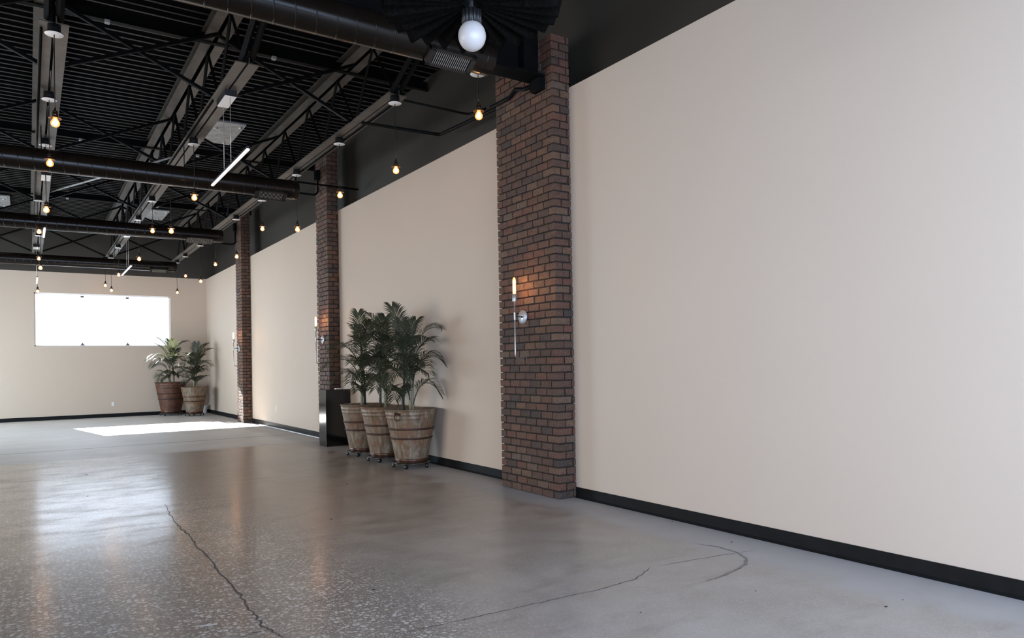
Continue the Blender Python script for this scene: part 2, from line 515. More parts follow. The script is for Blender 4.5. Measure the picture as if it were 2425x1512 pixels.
floor = struct('floor', MB().box(XL-0.2, YF-0.2, -0.15, WU+0.2, D+0.2, 0.0), M['floor'])
ceiling = struct('ceiling', MB().box(XL-0.2, YF-0.2, ZD+0.04, WU+0.2, D+0.2, ZD+0.2), M['deck'])
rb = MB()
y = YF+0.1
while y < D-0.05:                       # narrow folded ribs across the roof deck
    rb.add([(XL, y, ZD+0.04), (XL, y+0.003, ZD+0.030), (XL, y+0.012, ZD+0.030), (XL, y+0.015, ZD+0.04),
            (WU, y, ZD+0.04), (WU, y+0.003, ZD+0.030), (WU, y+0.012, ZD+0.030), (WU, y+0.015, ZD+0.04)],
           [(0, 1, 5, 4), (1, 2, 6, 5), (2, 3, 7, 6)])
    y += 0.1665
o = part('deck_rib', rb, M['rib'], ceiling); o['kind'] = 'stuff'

struct('wall_right', MB().box(W1, YF, 0, WU+0.2, 5.63, ZT), M['white_wall'])
struct('wall_right', MB().box(W2, 6.63, 0, WU+0.2, D, ZT), M['white_wall'])
struct('wall_right', MB().box(W1, 5.63, 0, WU+0.2, 6.63, ZT), M['white_wall'])
struct('wall_right', MB().box(WU, YF, ZT, WU+0.2, D, ZD+0.04), M['black_wall'])
# far wall with the wide window opening
wx0, wx1, wz0, wz1 = 0.15, 3.55, 2.04, 3.525
fwl = MB().box(XL, D, 0, wx0, D+0.18, ZT).box(wx1, D, 0, WU+0.2, D+0.18, ZT).box(wx0, D, 0, wx1, D+0.18, wz0).box(wx0, D, wz1, wx1, D+0.18, ZT)
struct('wall_back', fwl, M['white_wall'])
struct('wall_back', MB().box(XL, D, ZT, WU+0.2, D+0.18, ZD+0.04), M['black_wall'])
# side wall with two runs of windows, shop front with a wide glazed opening
lw = MB()
for a, b in ((YF, 4.7), (9.7, 15.5), (22.3, D)):
    lw.box(XL-0.2, a, 0, XL, b, ZT)
for a, b in ((4.7, 9.7), (15.5, 22.3)):
    lw.box(XL-0.2, a, 0, XL, b, 0.4); lw.box(XL-0.2, a, 3.2, XL, b, ZT)
struct('wall_left', lw, M['white_wall'])
struct('wall_left', MB().box(XL-0.2, YF, ZT, XL, D, ZD+0.04), M['black_wall'])
fr = MB().box(XL-0.2, YF-0.2, 0, -2.1, YF, ZT).box(4.3, YF-0.2, 0, WU+0.2, YF, ZT).box(-2.1, YF-0.2, 3.6, 4.3, YF, ZT).box(-2.1, YF-0.2, 0, 4.3, YF, 0.15)
struct('wall_front', fr, M['white_wall'])
struct('wall_front', MB().box(XL-0.2, YF-0.2, ZT, WU+0.2, YF, ZD+0.04), M['black_wall'])

def base(name, a, b, x):
    mb = MB().box(x-0.008, a, 0, x, b, ZB)
    mb.add([(x-0.008, a, 0.018), (x-0.022, a, 0.0), (x-0.022, b, 0.0), (x-0.008, b, 0.018)], [(0, 1, 2, 3)])
    struct(name, mb, M['baseboard'])
base('baseboard_right', YF, 5.618, W1)
base('baseboard_right', 6.642, 12.231, W2)
base('baseboard_right', 12.811, 18.305, W2)
base('baseboard_right', 18.866, D, W2)
struct('baseboard_back', MB().box(XL, D-0.008, 0, W2, D, ZB), M['baseboard'])
struct('trim_1', MB().box(W2-0.046, 12.83, 0, W2-0.008, 17.55, 0.012), M['floor_strip'])  # thin white strip along the foot of the wall

# far window: frame, two mullions, panes, fittings
win = struct('window_1', MB().box(wx0, D+0.10, wz0, wx0+0.03, D+0.15, wz1).box(wx1-0.03, D+0.10, wz0, wx1, D+0.15, wz1)
             .box(wx0, D+0.10, wz0, wx1, D+0.15, wz0+0.03).box(wx0, D+0.10, wz1-0.03, wx1, D+0.15, wz1), M['frame'])
wd = (wx1-wx0)/3
for i in range(3):
    part('pane', MB().box(wx0+i*wd+0.02, D+0.12, wz0+0.02, wx0+(i+1)*wd-0.02, D+0.126, wz1-0.02), M['pane'], win)
for i in (1, 2):
    x = wx0+i*wd
    part('mullion', MB().box(x-0.005, D+0.11, wz0+0.03, x+0.005, D+0.135, wz1-0.03), M['frame'], win)
    part('bracket', MB().box(x-0.035, D+0.085, wz1-0.10, x+0.045, D+0.10, wz1-0.055), M['fitting'], win)
    part('catch', MB().add([(x-0.055, D+0.09, wz0+0.03), (x+0.055, D+0.09, wz0+0.03), (x, D+0.09, wz0+0.11),
                            (x-0.055, D+0.10, wz0+0.03), (x+0.055, D+0.10, wz0+0.03), (x, D+0.10, wz0+0.11)],
                           [(0, 1, 2), (5, 4, 3), (0, 3, 4, 1), (1, 4, 5, 2), (2, 5, 3, 0)]), M['fitting'], win)

# ------------------------------------------------------------------ brick pillars
BMESH = {}
def brick_mesh(sx, sy, sz):
    k = (round(sx, 3), round(sy, 3), round(sz, 3), random.randint(0, 2))
    if k not in BMESH:
        mb = MB().cbox(-sx/2, -sy/2, -sz/2, sx/2, sy/2, sz/2, 0.0035)
        rr = random.Random(hash(k) % 1000)
        mb.v = [(x+rr.uniform(-1, 1)*0.0018, y+rr.uniform(-1, 1)*0.0018, z+rr.uniform(-1, 1)*0.0018) for x, y, z in mb.v]
        BMESH[k] = mb.mesh('brick', M['brick'])
    return BMESH[k]

def pillar(i, label, limit):
    P, y0, y1, zt, wx = PILLARS[i]
    t = thing('brick_pillar', label, 'pillar', (P, y0, 0))
    J = 0.013
    part('mortar_core', MB().box(P+0.022, y0+0.020, 0, wx, y1-0.020, zt-0.004), M['mortar'], t)
    course = zt/round(zt/0.0787)
    n = round(zt/course)
    Ld = 0.186
    specs = []          # (x0,x1,y0,y1,z0,z1)
    for r in range(n):
        z0, z1 = r*course+J/2, (r+1)*course-J/2
        dep = 0.06
        if r % 2 == 0:
            spans = [(P, min(P+Ld-J, wx), y0, y0+0.088)]
            if wx-(P+Ld) > 0.012:
                spans.append((P+Ld, wx, y0, y0+dep))
            yy = y0+0.088+J
        else:
            spans = [(P, P+0.088, y0, y0+Ld-J)]
            spans.append((P+0.088+J, wx, y0, y0+dep))
            yy = y0+Ld
        while yy < y1-0.02:
            e = min(yy+Ld-J, y1)
            if y1-e < 0.035:
                e = y1
            spans.append((P, P+dep, yy, e))
            yy = e+J
        # return at the back of the pillar, seen from the far side
        spans.append((P+dep+J, wx, y1-dep, y1))
        for s_ in spans:
            specs.append((*s_, z0, z1))
    def vis(s_):
        back = s_[2] > y1-0.065 and s_[0] > P+0.05
        return (0 if not back else 1, abs((s_[4]+s_[5])/2-1.6))
    specs.sort(key=vis)
    rest = MB()
    for k, (a, b, c, d, e, f) in enumerate(specs):
        px, py = random.uniform(-0.003, 0.003), random.uniform(-0.0015, 0.0015)
        if k < limit:
            o = link('brick', brick_mesh(b-a, d-c, f-e), t, Vector(((a+b)/2+px, (c+d)/2+py, (e+f)/2))-Vector((P, y0, 0)))
        else:
            rest.cbox(a+px, c+py, e, b+px, d+py, f, 0.0035)
    if rest.v:
        o = part('brick_facing', rest, M['brick_joined'], t); o['kind'] = 'stuff'
    return t
pillar(0, 'tall nearest brick pillar with sconce beside the large white wall panel', 300)
pillar(1, 'middle brick pillar standing behind the gloss black pedestal', 300)
pillar(2, 'farthest brick pillar near the back corner and two corner palms', 0)

# ------------------------------------------------------------------ roof steel: girder, joists, struts
gx1 = 4.295
g = MB().box(XL, 5.72, 4.20, gx1, 5.95, 4.225).box(XL, 5.72, 4.935, gx1, 5.95, 4.96).box(XL, 5.825, 4.225, gx1, 5.845, 4.935)
for x in (3.2, 4.05):
    g.box(x, 5.73, 4.225, x+0.012, 5.94, 4.935)
single('steel_girder', g, M['black_steel'], 'black steel girder above the nearest duct ending at the nearest brick pillar', 'girder')

JX = [-1.48, 0.225, 1.915, 3.605]
ZC = 4.50
BR_Y = [8.97, 12.45, 16.08, 19.68, 23.2]
def joist(i, label):
    x = JX[i]
    t = thing('roof_joist', label, 'joist', (x, 7.66, ZC), 'open web roof joists')
    ya, yb = 7.66, 22.95
    for s_ in (-1, 1):
        b = MB().angle((x+s_*0.012, ya, ZC), (x+s_*0.012, yb, ZC), 0.105, 0.010, (s_, 0, 0), (0, 0, 1))
        part('bottom_chord', b, M['chord'], t)
        b = MB().angle((x+s_*0.014, 5.76, ZD-0.012), (x+s_*0.014, D-0.02, ZD-0.012), 0.125, 0.010, (s_, 0, 0), (0, 0, -1))
        b.angle((x+s_*0.014, 5.76, ZD-0.137), (x+s_*0.014, D-0.02, ZD-0.137), 0.125, 0.010, (s_, 0, 0), (0, 0, 1))
        part('top_chord', b, M['chord'], t)
    part('seat', MB().box(x-0.07, 5.75, 4.96, x+0.07, 5.95, ZD-0.137), M['black_steel'], t)
    # zigzag web
    part('web_bar', MB().box(x-0.05, 7.64, ZC+0.005, x-0.012, 7.70, ZC+0.10).bar((x-0.045, 7.72, ZC+0.05), (x-0.045, 5.98, ZD-0.16), 0.05, 0.05), M['black_steel'], t)
    part('web_bar', MB().bar((x+0.045, 7.72, ZC+0.05), (x+0.045, 5.98, ZD-0.16), 0.05, 0.05), M['black_steel'], t)
    yy, k = 7.74, 0
    while yy < yb-0.7:
        z0, z1 = (ZC+0.05, ZD-0.13) if k % 2 == 0 else (ZD-0.13, ZC+0.05)
        part('web_bar', MB().bar((x, yy, z0), (x, yy+0.62, z1), 0.028, 0.028), M['black_steel'], t)
        yy += 0.62; k += 1
    # cross bracing towards the next joist
    x2 = JX[i+1] if i < 3 else None
    for by in (BR_Y if i < 3 else ()):
        part('cross_brace', MB().angle((x, by, ZD-0.16), (x2, by, ZC+0.02), 0.042, 0.006, (0, 1, 0), (0, 0, 1)), M['black_steel'], t)
        part('cross_brace', MB().angle((x, by-0.05, ZC+0.02), (x2, by-0.05, ZD-0.16), 0.042, 0.006, (0, 1, 0), (0, 0, 1)), M['black_steel'], t)
    return t
joist(0, 'leftmost steel roof joist, mostly its crossed braces showing at the left edge')
joist(1, 'grey chord steel joist overhead at the far left with one pendant row')
joist(2, 'middle steel roof joist passing beside the square roof patch')
joist(3, 'steel roof joist nearest the right wall above the pillars')
for k, yy in enumerate((9.25, 14.22, 19.2)):
    mb = MB().box(-1.6, yy, ZD-0.15, WU, yy+0.008, ZD-0.02).box(-1.6, yy-0.06, ZD-0.158, WU, yy+0.008, ZD-0.15)
    t = single('roof_strut', mb, M['black_steel'], ('black steel strut across the joists nearest the camera', 'black steel strut across the joists between the second and third ducts',
               'black steel strut across the joists farthest from the camera')[k], 'strut', 'roof struts')
    # little pipe clips on the strut
    for x in (0.75, 2.6):
        part('clip', MB().box(x, yy-0.075, ZD-0.19, x+0.05, yy-0.01, ZD-0.158), M['galv'], t)
# bright diagonal tie between first and middle joist
single('tie_rod', MB().path([(0.32, 15.42, ZC+0.08), (1.85, 11.95, ZC+0.08)], 0.016, 8), M['galv'], 'pale diagonal tie rod between the far left joist and the middle joist', 'rod')

def plate(x0, y0, x1, y1, label):
    t = thing('roof_patch', label, 'plate', ((x0+x1)/2, (y0+y1)/2, ZD))
    part('plate', MB().box(x0, y0, ZD-0.03, x1, y1, ZD-0.004), M['galv'], t)
    for ax, ay in ((x0+0.12, y0+0.35), (x1-0.06, y0+0.15), (x1-0.12, y1-0.12)):
        part('bolt', MB().lathe([(0.03, 0), (0.03, -0.02), (0.001, -0.026)], 8, (ax, ay, ZD-0.03)), M['nickel'], t)
plate(2.55, 12.47, 3.08, 13.72, 'square grey metal roof patch nearest the camera, above the linear pendant')
plate(2.63, 20.3, 3.07, 21.6, 'pale roof patch seen between the second and third ducts by middle joist')
plate(-0.56, 20.3, -0.32, 21.6, 'pale roof patch at the left edge of the photo')

# ------------------------------------------------------------------ ducts
def duct(label, yc, zc, r, x1, seams, gx0, gx1_):
    t = thing('spiral_duct', label, 'duct', (x1, yc, zc), 'round ceiling ducts')
    x0 = XL+0.01
    prof = [(r, x0-x1), (r, -0.09), (r, -0.085), (r*0.985, -0.012), (r*0.95, 0.0), (0.001, 0.004)]
    part('pipe', MB().lathe(prof, 48, (x1, yc, zc), True, 'x'), M['duct'], t)
    # end cap bead
    part('end_cap', MB().lathe([(r*1.0, -0.10), (r*1.025, -0.097), (r*1.025, -0.088), (r, -0.085)], 48, (x1, yc, zc), True, 'x'), M['duct'], t)
    sb = MB()
    x = x1-0.22
    while x > x0+0.1:
        n = 40
        vs_, fs = [], []
        for k in range(n):
            a = 2*PI*k/n
            hx = seams*0.16*(k/n)                          # helix lead
            for dx, dr in ((-0.006, 0), (-0.003, 0.0035), (0.003, 0.0035), (0.006, 0)):
                vs_.append((x-hx+dx, yc+(r+dr)*math.sin(a), zc+(r+dr)*math.cos(a)))
        for k in range(n-1):
            for j in range(3):
                fs.append((k*4+j, k*4+j+1, (k+1)*4+j+1, (k+1)*4+j))
        sb.add(vs_, fs, True)
        x -= 0.16
    o = part('seam', sb, M['duct'], t); o['kind'] = 'stuff'
    # saddle register below
    ang = -2.2 if False else PI+0.55        # from straight up, turned towards the camera below
    c, s_ = math.cos(ang), math.sin(ang)
    nrm = Vector((0, s_, c)); tan = Vector((0, -c, s_))
    def q(x, u, h):
        p = Vector((x, yc, zc)) + nrm*(r*0.86+h) + tan*u
        return p
    w = r*0.62
    mb = MB()
    def slab(xa, xb, ua, ub, ha, hb):
        vs_ = [q(x, u, h) for h in (ha, hb) for x, u in ((xa, ua), (xb, ua), (xb, ub), (xa, ub))]
        mb.add(vs_, [(0, 3, 2, 1), (4, 5, 6, 7), (0, 1, 5, 4), (1, 2, 6, 5), (2, 3, 7, 6), (3, 0, 4, 7)])
    slab(gx0, gx1_, -w, -w*0.72, 0, 0.05); slab(gx0, gx1_, w*0.72, w, 0, 0.05)
    slab(gx0, gx0+0.05, -w, w, 0, 0.05); slab(gx1_-0.05, gx1_, -w, w, 0, 0.05)
    reg = part('register', mb, M['register'], t)
    n = 18
    for k in range(n):
        mb = MB()
        xx = gx0+0.055+(gx1_-gx0-0.11)*(k+0.3)/n
        vs_ = [q(xx, -w*0.72, 0.048), q(xx+0.005, -w*0.72, 0.048), q(xx+0.010, -w*0.72, 0.03), q(xx+0.005, -w*0.72, 0.03),
               q(xx, w*0.72, 0.048), q(xx+0.005, w*0.72, 0.048), q(xx+0.010, w*0.72, 0.03), q(xx+0.005, w*0.72, 0.03)]
        mb.add(vs_, [(0, 1, 2, 3), (7, 6, 5, 4), (0, 4, 5, 1), (1, 5, 6, 2), (2, 6, 7, 3), (3, 7, 4, 0)])
        part('slat', mb, M['slat'], reg)
    # strap hangers up to the joists
    for jx in (JX[1], JX[2], JX[3]):
        if jx < x1:
            part('hanger', MB().path([(jx-0.06, yc, zc+r-0.01), (jx-0.06, yc, ZC+0.004)] if yc > 7.7 else [(jx-0.06, yc, zc+r-0.01), (jx-0.06, yc, ZD-0.02)], 0.006, 6), M['black_steel'], t)
    return t
duct('nearest and largest looking black spiral duct, crossing the top of the photo', 5.40, 4.06, 0.139, 3.44, 1, 2.78, 3.22)
duct('second black round duct from the camera, its end beside the middle pillar', 10.98, 4.06, 0.143, 3.45, 1, 2.80, 3.26)
duct('third black round duct from the camera, its end near the far pillar', 15.65, 4.07, 0.131, 3.35, 1, 2.66, 3.14)
duct('farthest black round duct hanging close to the back wall', 20.92, 4.07, 0.132, 3.30, 1, 2.66, 3.1)

# ------------------------------------------------------------------ pendant bulbs
cup = MB().lathe([(0.001, 0.085), (0.052, 0.085), (0.055, 0.03), (0.058, 0.012), (0.078, 0.006), (0.078, 0.0)], 20).mesh('canopy', M['canopy_black'])
plt_ = MB().lathe([(0.001, -0.002), (0.074, -0.002), (0.077, 0.001)], 20).mesh('canopy_plate', M['canopy_white'])
sock = MB().lathe([(0.001, 0.125), (0.006, 0.125), (0.008, 0.100), (0.020, 0.096), (0.022, 0.085), (0.019, 0.08), (0.024, 0.076), (0.024, 0.055), (0.021, 0.05), (0.026, 0.046)], 16).mesh('socket', M['bronze'])
collar = MB().lathe([(0.020, 0.046), (0.030, 0.043), (0.050, 0.033), (0.054, 0.030), (0.0545, 0.027), (0.047, 0.030), (0.020, 0.040)], 20).mesh('collar', M['copper'])
bulb = MB().lathe([(0.016, 0.045), (0.017, 0.030), (0.024, 0.015), (0.034, 0.0), (0.0375, -0.016), (0.034, -0.033), (0.024, -0.045), (0.010, -0.051), (0.001, -0.052)], 20).mesh('bulb', M['bulb_glass'])
fil = MB().lathe([(0.001, 0.028), (0.007, 0.024), (0.011, 0.010), (0.019, -0.006), (0.0225, -0.016), (0.019, -0.028), (0.011, -0.036), (0.001, -0.038)], 14).mesh('filament', M['filament'])
def pendant(x, y, zb, label, top=ZC):
    t = thing('pendant_bulb', label, 'pendant light', (x, y, zb), 'bare bulb pendants')
    h = top-0.085-zb
    link('canopy', cup, t, (0, 0, h))
    link('canopy_plate', plt_, t, (0, 0, h))
    sway = random.uniform(-0.008, 0.008)
    link('cord', MB().path([(0, 0, h), (sway, 0.003, h*0.5), (sway*0.4, 0, 0.2), (0, 0, 0.11)], 0.0045, 6).mesh('cord', M['canopy_black']), t, (0, 0, 0))
    link('socket', sock, t, (0, 0, 0))
    link('collar', collar, t, (0, 0, 0))
    b = link('bulb', bulb, t, (0, 0, 0))
    link('filament', fil, b, (0, 0, 0))
    return t
ORD = ['first', 'second', 'third', 'fourth', 'fifth', 'sixth', 'seventh', 'eighth', 'ninth', 'tenth']
ROWS = [(0.225, 'far left', [(7.71, 3.62), (9.61, 3.71), (11.58, 3.55), (15.42, 3.87), (17.4, 3.46), (19.42, 3.91), (22.7, 3.48)]),
        (1.905, 'middle', [(10.55, 3.70), (12.48, 3.555), (14.52, 3.89), (16.47, 3.63), (20.46, 3.75), (22.4, 3.54), (22.88, 3.72)]),
        (3.59, 'right-hand', [(5.84, 3.73), (7.71, 3.64), (9.53, 3.72), (11.43, 3.56), (13.49, 3.91), (15.47, 3.66), (17.5, 3.75), (19.21, 3.54), (21.27, 3.90), (22.61, 3.57)])]
for x, nm, lst in ROWS:
    for k, (yy, zz) in enumerate(lst):
        lab = 'glowing bare bulb on a black cord, %s from the camera along the %s joist' % (ORD[k], nm)
        xx = x
        if nm == 'middle' and k == 6:
            xx = 1.80
            lab = 'glowing bare bulb hung just off the middle joist, nearest the back wall'
        if nm == 'far left' and k == 3:
            xx = 0.185
        pendant(xx, yy, zz, lab, top=4.20 if (nm == 'right-hand' and k == 0) else ZC)

# ------------------------------------------------------------------ linear pendants
def linear(x, yc, ya, yb, z, label):
    t = thing('linear_pendant', label, 'pendant light', (x, (ya+yb)/2, z), 'linear pendants')
    cz = ZC-0.075
    c = part('canopy', MB().box(x-0.065, yc-0.21, cz+0.004, x+0.065, yc+0.21, ZC), M['canopy_black'], t)
    part('canopy_plate', MB().box(x-0.062, yc-0.205, cz, x+0.062, yc+0.205, cz+0.004), M['canopy_white'], t)
    for d_ in (-0.17, 0.17):
        part('wire', MB().path([(x, yc+d_, cz), (x, yc+d_, z+0.03)], 0.0032, 6), M['wire'], t)
    part('housing', MB().box(x-0.014, ya, z+0.008, x+0.014, yb, z+0.03), M['canopy_black'], t)
    part('diffuser', MB().cbox(x-0.017, ya+0.004, z-0.014, x+0.017, yb-0.004, z+0.008, 0.005), M['led'], t)
    return t
linear(1.93, 8.69, 7.75, 9.52, 3.64, 'slim white linear pendant nearest the camera, hung by two wires')
linear(0.262, 13.6, 14.9, 15.95, 3.85, 'slim linear pendant crossing in front of the third duct at the left')
linear(1.915, 18.6, 17.9, 19.8, 3.66, 'slim white linear pendant in front of the farthest duct and back wall')
linear(0.2, 21.48, 20.6, 22.0, 3.60, 'short bright linear pendant above the left end of the far window')

# ------------------------------------------------------------------ pleated globe pendant near the camera
gp = (2.013, 3.33)
t = thing('globe_pendant', 'large black pleated felt pendant with round white globe near the top', 'pendant light', (gp[0], gp[1], 3.13))
mb = MB()
npl, sub = 26, 8
N = npl*sub
rad = [0.055, 0.10, 0.18, 0.27, 0.36, 0.43, 0.485]
vs_, fs = [], []
rr = random.Random(3)
amps = [rr.uniform(0.75, 1.25) for _ in range(npl)]
for th in (0.0, 0.008):
    for j, r in enumerate(rad):
        tt = (r-0.055)/(0.485-0.055)
        for k in range(N):
            a = 2*PI*k/N
            ph = (k % sub)/sub
            am = amps[k//sub]
            w = math.sin(2*PI*ph)
            w = math.copysign(abs(w)**0.75, w)
            lift = (0.006+0.050*tt)*am*w
            ro = r*(1+0.03*tt*w)
            vs_.append((gp[0]+ro*math.cos(a), gp[1]+ro*math.sin(a), 3.30+lift-0.03*tt+0.02*tt*tt+th))
nr = len(rad)
for L in (0, 1):
    for j in range(nr-1):
        for k in range(N):
            k2 = (k+1) % N
            b = L*nr*N
            fs.append((b+j*N+k, b+j*N+k2, b+(j+1)*N+k2, b+(j+1)*N+k))
for k in range(N):
    k2 = (k+1) % N
    fs.append(((nr-1)*N+k, (nr-1)*N+k2, nr*N+(nr-1)*N+k2, nr*N+(nr-1)*N+k))
mb.add(vs_, fs, True)
part('pleated_shade', mb, M['felt'], t)
part('hub', MB().lathe([(0.001, 0.055), (0.06, 0.055), (0.065, 0.03), (0.058, -0.002)], 24, (gp[0], gp[1], 3.31)), M['canopy_black'], t)
part('stem', MB().path([(gp[0], gp[1], 3.24), (gp[0], gp[1], ZD+0.03)], 0.011, 10), M['canopy_black'], t)
sk = MB()
for k in range(14):
    a = 2*PI*k/14
    sk.path([(gp[0]+0.046*math.cos(a), gp[1]+0.046*math.sin(a), 3.19), (gp[0]+0.046*math.cos(a), gp[1]+0.046*math.sin(a), 3.262)], 0.0085, 6)
s_ = part('socket', MB().lathe([(0.001, 3.264), (0.046, 3.264), (0.046, 3.19), (0.03, 3.185)], 24, (gp[0], gp[1], 0)), M['canopy_black'], t)
part('flute', sk, M['canopy_black'], s_)
part('globe', MB().lathe([(max(0.0755*math.sin(PI*i/16), 1e-4), -0.0805*math.cos(PI*i/16)) for i in range(17)], 32, (gp[0], gp[1], 3.128)), M['globe'], t)

# ------------------------------------------------------------------ conduits at the pillars
def bend(pts, r=0.1, n=5):
    pts = [Vector(p) for p in pts]
    out = [pts[0]]
    for a, b, c in zip(pts, pts[1:], pts[2:]):
        d1, d2 = (a-b).normalized(), (c-b).normalized()
        rr_ = min(r, (a-b).length*0.45, (c-b).length*0.45)
        p0, p2 = b+d1*rr_, b+d2*rr_
        for k in range(n+1):
            u = k/n
            out.append(p0*(1-u)**2 + b*2*u*(1-u) + p2*u*u)
    out.append(pts[-1])
    return out
def conduit(label, pts, r, box=None, rad=0.1):
    p = pts[-1]
    t = thing('conduit', label, 'conduit', p)
    part('pipe', MB().path(bend(pts, rad), r, 8), M['black_steel'], t)
    if box:
        part('junction_box', MB().cbox(*box, 0.004), M['black_steel'], t)
    return t
P1, P2, P3 = PILLARS[0][0], PILLARS[1][0], PILLARS[2][0]
conduit('thick black pipe along the black wall from nearest pillar to right-hand joist',
        [(3.50, 8.50, 4.40), (W2-0.04, 8.36, 4.38), (W2-0.04, 6.80, 4.30), (P1-0.03, 6.68, 4.185)], 0.022, None, 0.05)
conduit('black pipe and junction box fixed across the top front of the nearest pillar',
        [(P1-0.03, 6.67, 4.185), (P1-0.034, 6.32, 4.17), (P1-0.034, 6.20, 4.225), (P1-0.034, 6.06, 4.175), (P1-0.034, 5.86, 4.15)], 0.020,
        (P1-0.075, 5.72, 4.07, P1-0.004, 5.88, 4.19), 0.04)
conduit('thin black pipe from the canopy near the nearest pillar to the wall pipe', [(3.66, 7.60, 4.43), (W2-0.05, 7.60, 4.42), (W2-0.05, 7.20, 4.37)], 0.014)
conduit('thin black pipe running from right-hand joist past the middle pillar to the wall', [(3.62, 11.55, 4.46), (3.62, 11.62, 4.36), (4.70, 11.62, 4.36)], 0.016)
conduit('bent black pipe with box on the front of the middle pillar', [(3.62, 12.60, 4.42), (P2-0.03, 12.60, 4.42), (P2-0.03, 12.60, 4.70)], 0.018,
        (P2-0.075, 12.54, 4.68, P2-0.004, 12.66, 4.86))
conduit('bent black pipe with box on the front of the farthest pillar', [(3.62, 18.72, 4.43), (P3-0.03, 18.72, 4.43), (P3-0.03, 18.72, 4.78)], 0.020,
        (P3-0.075, 18.66, 4.76, P3-0.004, 18.78, 4.96))
# straight conduits run along the underside of two joists between the canopies
conduit('straight black conduit fixed under the right-hand joist', [(3.670, 7.8, 4.487), (3.670, 19.0, 4.487)], 0.012)
conduit('straight black conduit fixed under the far left joist', [(0.128, 7.8, 4.487), (0.128, 19.4, 4.487)], 0.012)
conduit('straight black conduit fixed under the middle joist', [(1.824, 8.9, 4.487), (1.824, 22.3, 4.487)], 0.012)

# ------------------------------------------------------------------ sconces
def sconce(x, y, label):
    t = thing('wall_sconce', label, 'wall light', (x, y, 1.40), 'pillar sconces')
    rx = x-0.15
    part('rod', MB().path(bend([(rx, y-0.06, 1.99), (rx, y-0.06, 1.42), (rx+0.04, y-0.03, 1.40), (x-0.01, y, 1.40)], 0.03), 0.0075, 10), M['nickel'], t)
    part('foot', MB().lathe([(0.001, 0.028), (0.022, 0.028), (0.036, 0.010), (0.036, 0.0)], 24, (x-0.002, y, 1.40), True, 'x'), M['mirror_disc'], t).scale = (1, 1, 1)
    part('plate', MB().lathe([(0.001, -0.016), (0.070, -0.016), (0.073, -0.012), (0.073, 0.0)], 32, (x-0.002, y, 1.83), True, 'x'), M['mirror_disc'], t)
    part('arm', MB().path([(x-0.018, y, 1.83), (rx, y-0.06, 1.83)], 0.006, 8).sphere(0.011, (x-0.02, y, 1.83), 10, 6), M['canopy_black'], t)
    part('sleeve', MB().lathe([(0.010, 1.79), (0.010, 1.87)], 12, (rx, y-0.06, 0)), M['nickel'], t)
    part('socket', MB().lathe([(0.008, 1.975), (0.021, 1.98), (0.0225, 1.985), (0.0225, 2.055), (0.019, 2.058)], 18, (rx, y-0.06, 0)), M['nickel'], t)
    b = part('bulb', MB().lathe([(0.017, 2.055), (0.0185, 2.08), (0.0185, 2.20), (0.014, 2.222), (0.005, 2.232), (0.001, 2.233)], 18, (rx, y-0.06, 0)), M['bulb_glass'], t)
    part('filament', MB().lathe([(0.001, 2.07), (0.010, 2.075), (0.012, 2.10), (0.012, 2.18), (0.008, 2.205), (0.001, 2.21)], 12, (rx, y-0.06, 0)), M['tube_glow'], b)
    return t
sconce(P1, 6.18, 'tall nickel sconce with lit tube bulb on the nearest brick pillar')
sconce(P2, 12.52, 'tall sconce with lit tube bulb on middle pillar above the black pedestal')
sconce(P3, 18.60, 'tall sconce with lit tube bulb on the farthest brick pillar')

# ------------------------------------------------------------------ small fixtures
def outlet(label, c, axis):
    t = thing('wall_outlet', label, 'outlet', c)
    if axis == 'x':
        part('cover', MB().cbox(c[0]-0.006, c[1]-0.035, c[2]-0.058, c[0], c[1]+0.035, c[2]+0.058, 0.002), M['plastic'], t)
        for dz in (-0.022, 0.022):
            part('receptacle', MB().cbox(c[0]-0.0085, c[1]-0.017, c[2]+dz-0.014, c[0]-0.006, c[1]+0.017, c[2]+dz+0.014, 0.001), M['plastic'], t)
    else:
        part('cover', MB().cbox(c[0]-0.035, c[1]-0.006, c[2]-0.058, c[0]+0.035, c[1], c[2]+0.058, 0.002), M['plastic'], t)
        for dz in (-0.022, 0.022):
            part('receptacle', MB().cbox(c[0]-0.017, c[1]-0.0085, c[2]+dz-0.014, c[0]+0.017, c[1]-0.006, c[2]+dz+0.014, 0.001), M['plastic'], t)
outlet('white wall outlet between the middle and farthest pillars', (W2, 16.23, 0.43), 'x')
outlet('white wall outlet on the back wall below the window', (2.01, D, 0.38), 'y')

t = thing('waste_bin', 'small white bin on the floor in the back corner beside the palms', 'bin', (4.38, 23.25, 0))
part('body', MB().lathe([(0.001, 0.0), (0.075, 0.0), (0.085, 0.01), (0.095, 0.225), (0.099, 0.235), (0.093, 0.235), (0.083, 0.02), (0.001, 0.015)], 24, (4.38, 23.25, 0)), M['plastic'], t)
single('cable', MB().path(bend([(4.46, 23.15, 0.22), (4.52, 22.95, 0.34), (4.55, 22.75, 0.56), (4.555, 22.9, 0.70), (4.555, 23.05, 0.62), (4.555, 22.95, 0.42)], 0.08), 0.007, 6), M['plastic'],
       'thin white cable looping on the right wall above the small bin', 'cable')

t = thing('pedestal', 'gloss black rectangular pedestal in front of the middle brick pillar', 'pedestal', (4.345, 11.94, 0))
part('body', MB().cbox(4.13, 11.77, 0.0, 4.555, 12.11, 0.955, 0.004), M['lacquer'], t)
single('paper_slip', MB().cbox(4.34, 11.86, 0.9555, 4.44, 11.93, 0.972, 0.002), M['paper'], 'small white paper slip on top of the black pedestal', 'paper')

